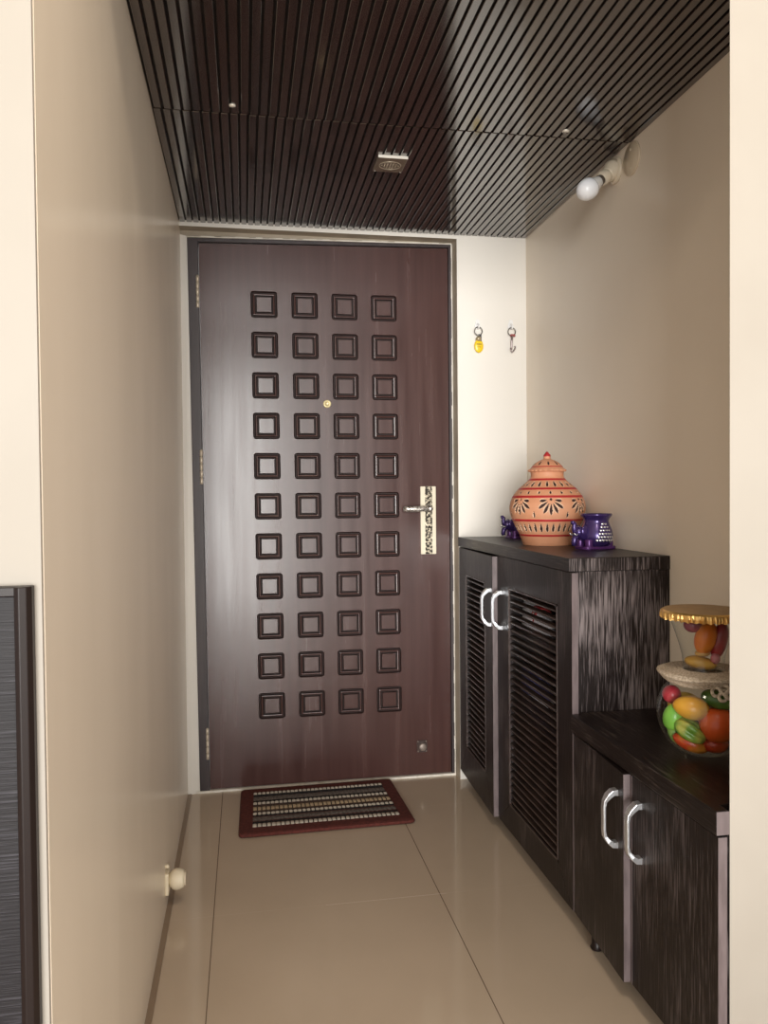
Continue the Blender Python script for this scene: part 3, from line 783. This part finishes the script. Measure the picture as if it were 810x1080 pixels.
fruit('apple', 'red apple in the back of the jar bowl', 'fruit', at(20, -10, -50), (.036, .036, .038), two('red_apple', (.40, .03, .02), (.5, .10, .03)), shape=apple, stem=True)
fruit('lemon', 'yellow lemon in the back of the jar bowl', 'fruit', at(-40, 0, -45), (.036, .028, .028), two('lemon_skin', (.70, .45, .04), (.75, .52, .07)))
fruit('mango', 'bright orange fruit standing upright in the neck of the jar', 'fruit', at(5, 163, 10), (.023, .024, .037), two('bright_orange', (.68, .17, .02), (.75, .24, .03)), roll=-.28)
fruit('plum', 'purple plum under the foil lid', 'fruit', at(-22, 190, 8), (.019, .020, .017), two('purple_plum', (.20, .03, .06), (.28, .06, .09)))
fruit('lemon', 'small yellow fruit at the waist of the jar', 'fruit', at(-6, 108, 8), (.033, .022, .014), two('small_yellow', (.55, .30, .05), (.70, .42, .10)), roll=-.15)
fruit('orange', 'small pale orange slice above the waist of the jar', 'fruit', at(-2, 129, 8), (.016, .014, .008), two('pale_orange', (.62, .36, .10), (.70, .45, .18)), roll=.1)
fruit('plum', 'dark red fruit at the right of the jar neck', 'fruit', at(32, 158, 2), (.017, .020, .042), two('dark_red_fruit', (.22, .012, .02), (.32, .02, .03)), roll=-.22)
fruit('cherry', 'small pink berry by the waist of the jar', 'fruit', at(24, 120, 14), (.010, .010, .012), two('pink_berry', (.45, .12, .16), (.62, .30, .32)), roll=0)

# ---------------------------------------------------------------- bulb and holder on the right wall
bl = thing('bulb_holder', 'ivory angled bulb holder fixed high on the right wall under the slatted ceiling', 'lamp holder', (XR, -.775, 2.090))
axis = Vector((-.78, -.22, -.585)).normalized()
def along(base, ax):
    a = Vector((0, 0, 1)); q = a.rotation_difference(ax)
    return lambda v: Vector(base)+q@v
m = MB(); m.lathe([(.038, 0), (.038, .006), (.034, .010), (.0001, .011)], 32, fn=along((XR, -.775, 2.088), Vector((-1, 0, 0)))); m.build('base', IVORY, bl)
m = MB(); b0 = Vector((XR-.004, -.772, 2.092))
m.lathe([(.033, 0), (.032, .012), (.027, .024), (.0215, .032), (.0205, .038), (.0001, .038)], 32, fn=along(b0, axis)); m.build('angled_neck', IVORY, bl)
m = MB(); m.lathe([(.0195, .038), (.0205, .040), (.0205, .062), (.0190, .064), (.0001, .064)], 32, fn=along(b0, axis)); m.build('socket', IVORY, bl)
bu = thing('light_bulb', 'white LED bulb pointing down from the ivory holder on the right wall', 'light bulb', tuple(b0+axis*.064))
m = MB(); m.lathe([(.0145, .064), (.0145, .074), (.0165, .076), (.0001, .076)], 28, fn=along(b0, axis)); m.build('cap', mat('dark_bulb_cap', (.12, .10, .09), .3, .7), bu)
m = MB(); m.lathe([(.0150, .076), (.0165, .080), (.0215, .100), (.0265, .108), (.0001, .108)], 32, fn=along(b0, axis)); m.build('housing', mat('white_bulb_housing', (.78, .78, .77), .35), bu)
m = MB(); m.lathe([(.0265, .108), (.0300, .116), (.0312, .126), (.0300, .138), (.0260, .148), (.0195, .156), (.010, .161), (.0001, .1625)], 36, fn=along(b0, axis))
opal = mat('opal_globe', (.86, .88, .92), .25); m.build('globe', opal, bu)
cv = thing('junction_cover', 'round cream cover plate on the right wall beside the bulb holder', 'cover plate', (XR, -.872, 2.083))
m = MB(); m.lathe([(.0475, 0), (.0475, .003), (.045, .0055), (.040, .0050), (.0395, .0058), (.0001, .0062)], 48, fn=along((XR, -.872, 2.083), Vector((-1, 0, 0)))); m.build('disc', mat('cream_cover', (.62, .52, .39), .3), cv)
for dz in (-.026, .026): MB().ball((XR-.0062, -.872, 2.083+dz), (.0015, .004, .004), 10).build('screw', IVORY, cv)

# small chips and screws
cf = thing('ceiling_fitting', 'small rectangular metal fitting with a perforated middle on the slatted ceiling', 'ceiling fitting', (.672, -.62, ZC))
m = MB(); m.box(.627, .717, -.672, -.570, ZC-.008, ZC+.002); m.build('case', mat('aged_metal_case', (.30, .25, .20), .35, .5), cf, bevel=.002)
m = MB(); m.box(.627, .717, -.6745, -.6722, ZC-.0085, ZC+.0005); m.build('lit_front_side', mat('lit_side_colour', (.86, .82, .74), .4, .1), cf, bevel=.0008)  # window light on the case's front side, put into a pale strip
m = MB()
for i in range(-3, 4):
    for j in range(-2, 3):
        if i*i/10+j*j/5 < 1.05: m.ball((.672+i*.0085, -.620+j*.0095, ZC-.0085), (.0030, .0034, .0012), 8)
m.tube([(.672+.033*math.cos(2*PI*k/28), -.620+.028*math.sin(2*PI*k/28), ZC-.0085) for k in range(28)], .0012, 6, closed=True)
m.build('grille', mat('worn_grille', (.60, .52, .42), .35, .5), cf, merge=False)
for (a, c) in ((.632, -.576), (.712, -.576)): MB().ball((a, c, ZC-.0085), (.003, .003, .0015), 8).build('screw', STEEL, cf)
def screw(x, y, r, label, ring=False):
    o = thing('ceiling_screw', label, 'screw', (x, y, ZC), 'screws in the slatted ceiling')
    m = MB(); m.lathe([(r, .001), (r*.95, -.003), (r*.5, -.0048), (.0001, -.005)], 16, (x, y, ZC)); m.build('head', mat('screw_white', (.85, .80, .70), .35, .3), o)
    m = MB(); m.box(x-r*.7, x+r*.7, y-.0009, y+.0009, ZC-.0058, ZC-.004); m.build('slot', TRIMD, o)
screw(.206, -.906, .0085, 'pale screw head in the slatted ceiling near the left wall')
screw(1.117, -.903, .0095, 'pale screw head in the slatted ceiling near the bulb')

# ---------------------------------------------------------------- hooks and key rings on the back wall
for (hx, hz, lab) in ((1.131, 1.790, 'white adhesive wall hook holding the yellow key tag'), (1.267, 1.792, 'white adhesive wall hook holding the small metal key')):
    h = thing('wall_hook', lab, 'hook', (hx, 0, hz), 'adhesive hooks on the back wall')
    m = MB(); m.prism([(hx+a*(1-.35*(c > 0)), hz+c) for a, c in rrect(.0125, .0195, .009, 5)], 1, -.004, 0); m.build('back_plate', WHITEP, h, bevel=.001)
    m = MB(); m.tube([(hx, -.004, hz+.002), (hx, -.007, hz-.010), (hx, -.012, hz-.017), (hx, -.018, hz-.017), (hx, -.020, hz-.010), (hx, -.020, hz-.004)], [.004, .0038, .0036, .0034, .0032, .003], 10); m.build('prong', WHITEP, h)
def ring(x, z, r, mt, parent, name='ring'):
    m = MB(); m.tube([(x+r*math.cos(2*PI*k/28), -.0135+.0015*math.sin(4*PI*k/28), z+r*math.sin(2*PI*k/28)) for k in range(28)], .0021, 8, closed=True); return m.build(name, mt, parent)
DK = mat('dark_ring_metal', (.20, .19, .18), .3, .9)
kr = thing('key_ring', 'key ring with a yellow oval tag hanging from a white hook', 'key ring', (1.131, -.013, 1.72))
ring(1.131, 1.7620, .0155, DK, kr)
m = MB(); m.prism([(1.137+a, 1.735+c) for a, c in rrect(.0062, .0150, .002)], 1, -.015, -.010); m.build('strap', mat('black_strap', (.05, .045, .05), .5), kr, bevel=.001)
m = MB(); m.ball((1.133, -.0115, 1.7040), (.0185, .0055, .0260), 28); tg = m.build('tag', mat('yellow_tag', (.90, .62, .02), .3), kr)
m = MB(); m.box(1.123, 1.143, -.0180, -.0168, 1.7075, 1.7125); m.box(1.126, 1.140, -.0178, -.0166, 1.698, 1.7005); m.build('print', mat('tag_print', (.42, .27, .02), .5), tg, merge=False)
m = MB(); m.lathe([(.004, 0), (.010, .004), (.011, .012), (.006, .018), (.004, .020)], 14, (1.131, -.0115, 1.722)); m.build('cap', mat('tag_cap', (.45, .36, .22), .4, .5), kr)
k2 = thing('key_ring', 'key ring with a thin curved metal charm hanging from a white hook', 'key ring', (1.267, -.013, 1.72))
ring(1.267, 1.7630, .0150, DK, k2)
m = MB(); m.prism([(1.271+a, 1.748+c) for a, c in rrect(.0100, .0050, .002)], 1, -.017, -.010); m.build('red_clip', mat('dark_red_clip', (.30, .06, .06), .4), k2, bevel=.001)
m = MB(); m.tube([(1.2685, -.0135, 1.746), (1.267, -.0135, 1.725), (1.2665, -.0135, 1.705), (1.2655, -.0135, 1.690)], [.0050, .0048, .0038, .003], 10)
m.tube([(1.262, -.0135, 1.700), (1.263, -.0135, 1.689), (1.268, -.0135, 1.682), (1.275, -.0135, 1.688), (1.281, -.0135, 1.699), (1.281, -.0135, 1.706), (1.277, -.0135, 1.705)], [.0026, .003, .0032, .0032, .003, .0026, .002], 10)
m.build('charm', mat('pewter_charm', (.42, .36, .36), .35, .8), k2, merge=False)

# ---------------------------------------------------------------- door stopper low on the left wall
ds = thing('door_stopper', 'cream door stopper knob fixed low on the left wall', 'door stopper', (0, -.80, .085))
CRM = mat('cream_plastic', (.78, .69, .52), .4)
m = MB(); m.prism([(-.80+a, .079+c) for a, c in rrect(.024, .030, .006)], 0, 0, .009); m.build('base_plate', CRM, ds, bevel=.0015)
m = MB(); m.lathe([(.012, .007), (.018, .012), (.025, .018), (.0275, .026), (.0270, .036), (.0240, .044), (.0225, .048), (.0001, .049)], 28, fn=along((0, -.80, .084), Vector((1, 0, 0))), smooth=True); m.build('knob', CRM, ds)
m = MB(); m.lathe([(.0185, .0475), (.0190, .0480), (.0190, .0525), (.0170, .0540), (.0001, .0540)], 24, fn=along((0, -.80, .084), Vector((1, 0, 0)))); m.build('bumper', mat('pale_rubber', (.62, .53, .40), .6), ds)
m = MB(); m.ball((.004, -.803, .122), (.006, .006, .006), 12); m.build('screw_head', CRM, ds)

# ---------------------------------------------------------------- dark panel on the pier at the left
wp = thing('wood_panel', 'dark wenge panel with horizontal grain against the left pier, beside the passage wall', 'panel', (-.4, -2.075, 0))
m = MB(); m.box(-1.2, -.024, -2.078, -2.0625, .0, 1.018); m.build('board', WEN_X, wp, bevel=.001)
m = MB(); m.prism([(-.024, -2.0625), (-.0255, -2.082), (-.020, -2.0845), (-.0125, -2.082), (-.0085, -2.074), (-.0085, -2.0625)], 2, 0, 1.0285); m.build('side_edging', TRIMD, wp, bevel=.001)
m = MB(); m.box(-1.2, -.024, -2.080, -2.0625, 1.018, 1.0285); m.build('top_edging', TRIMD, wp, bevel=.001)
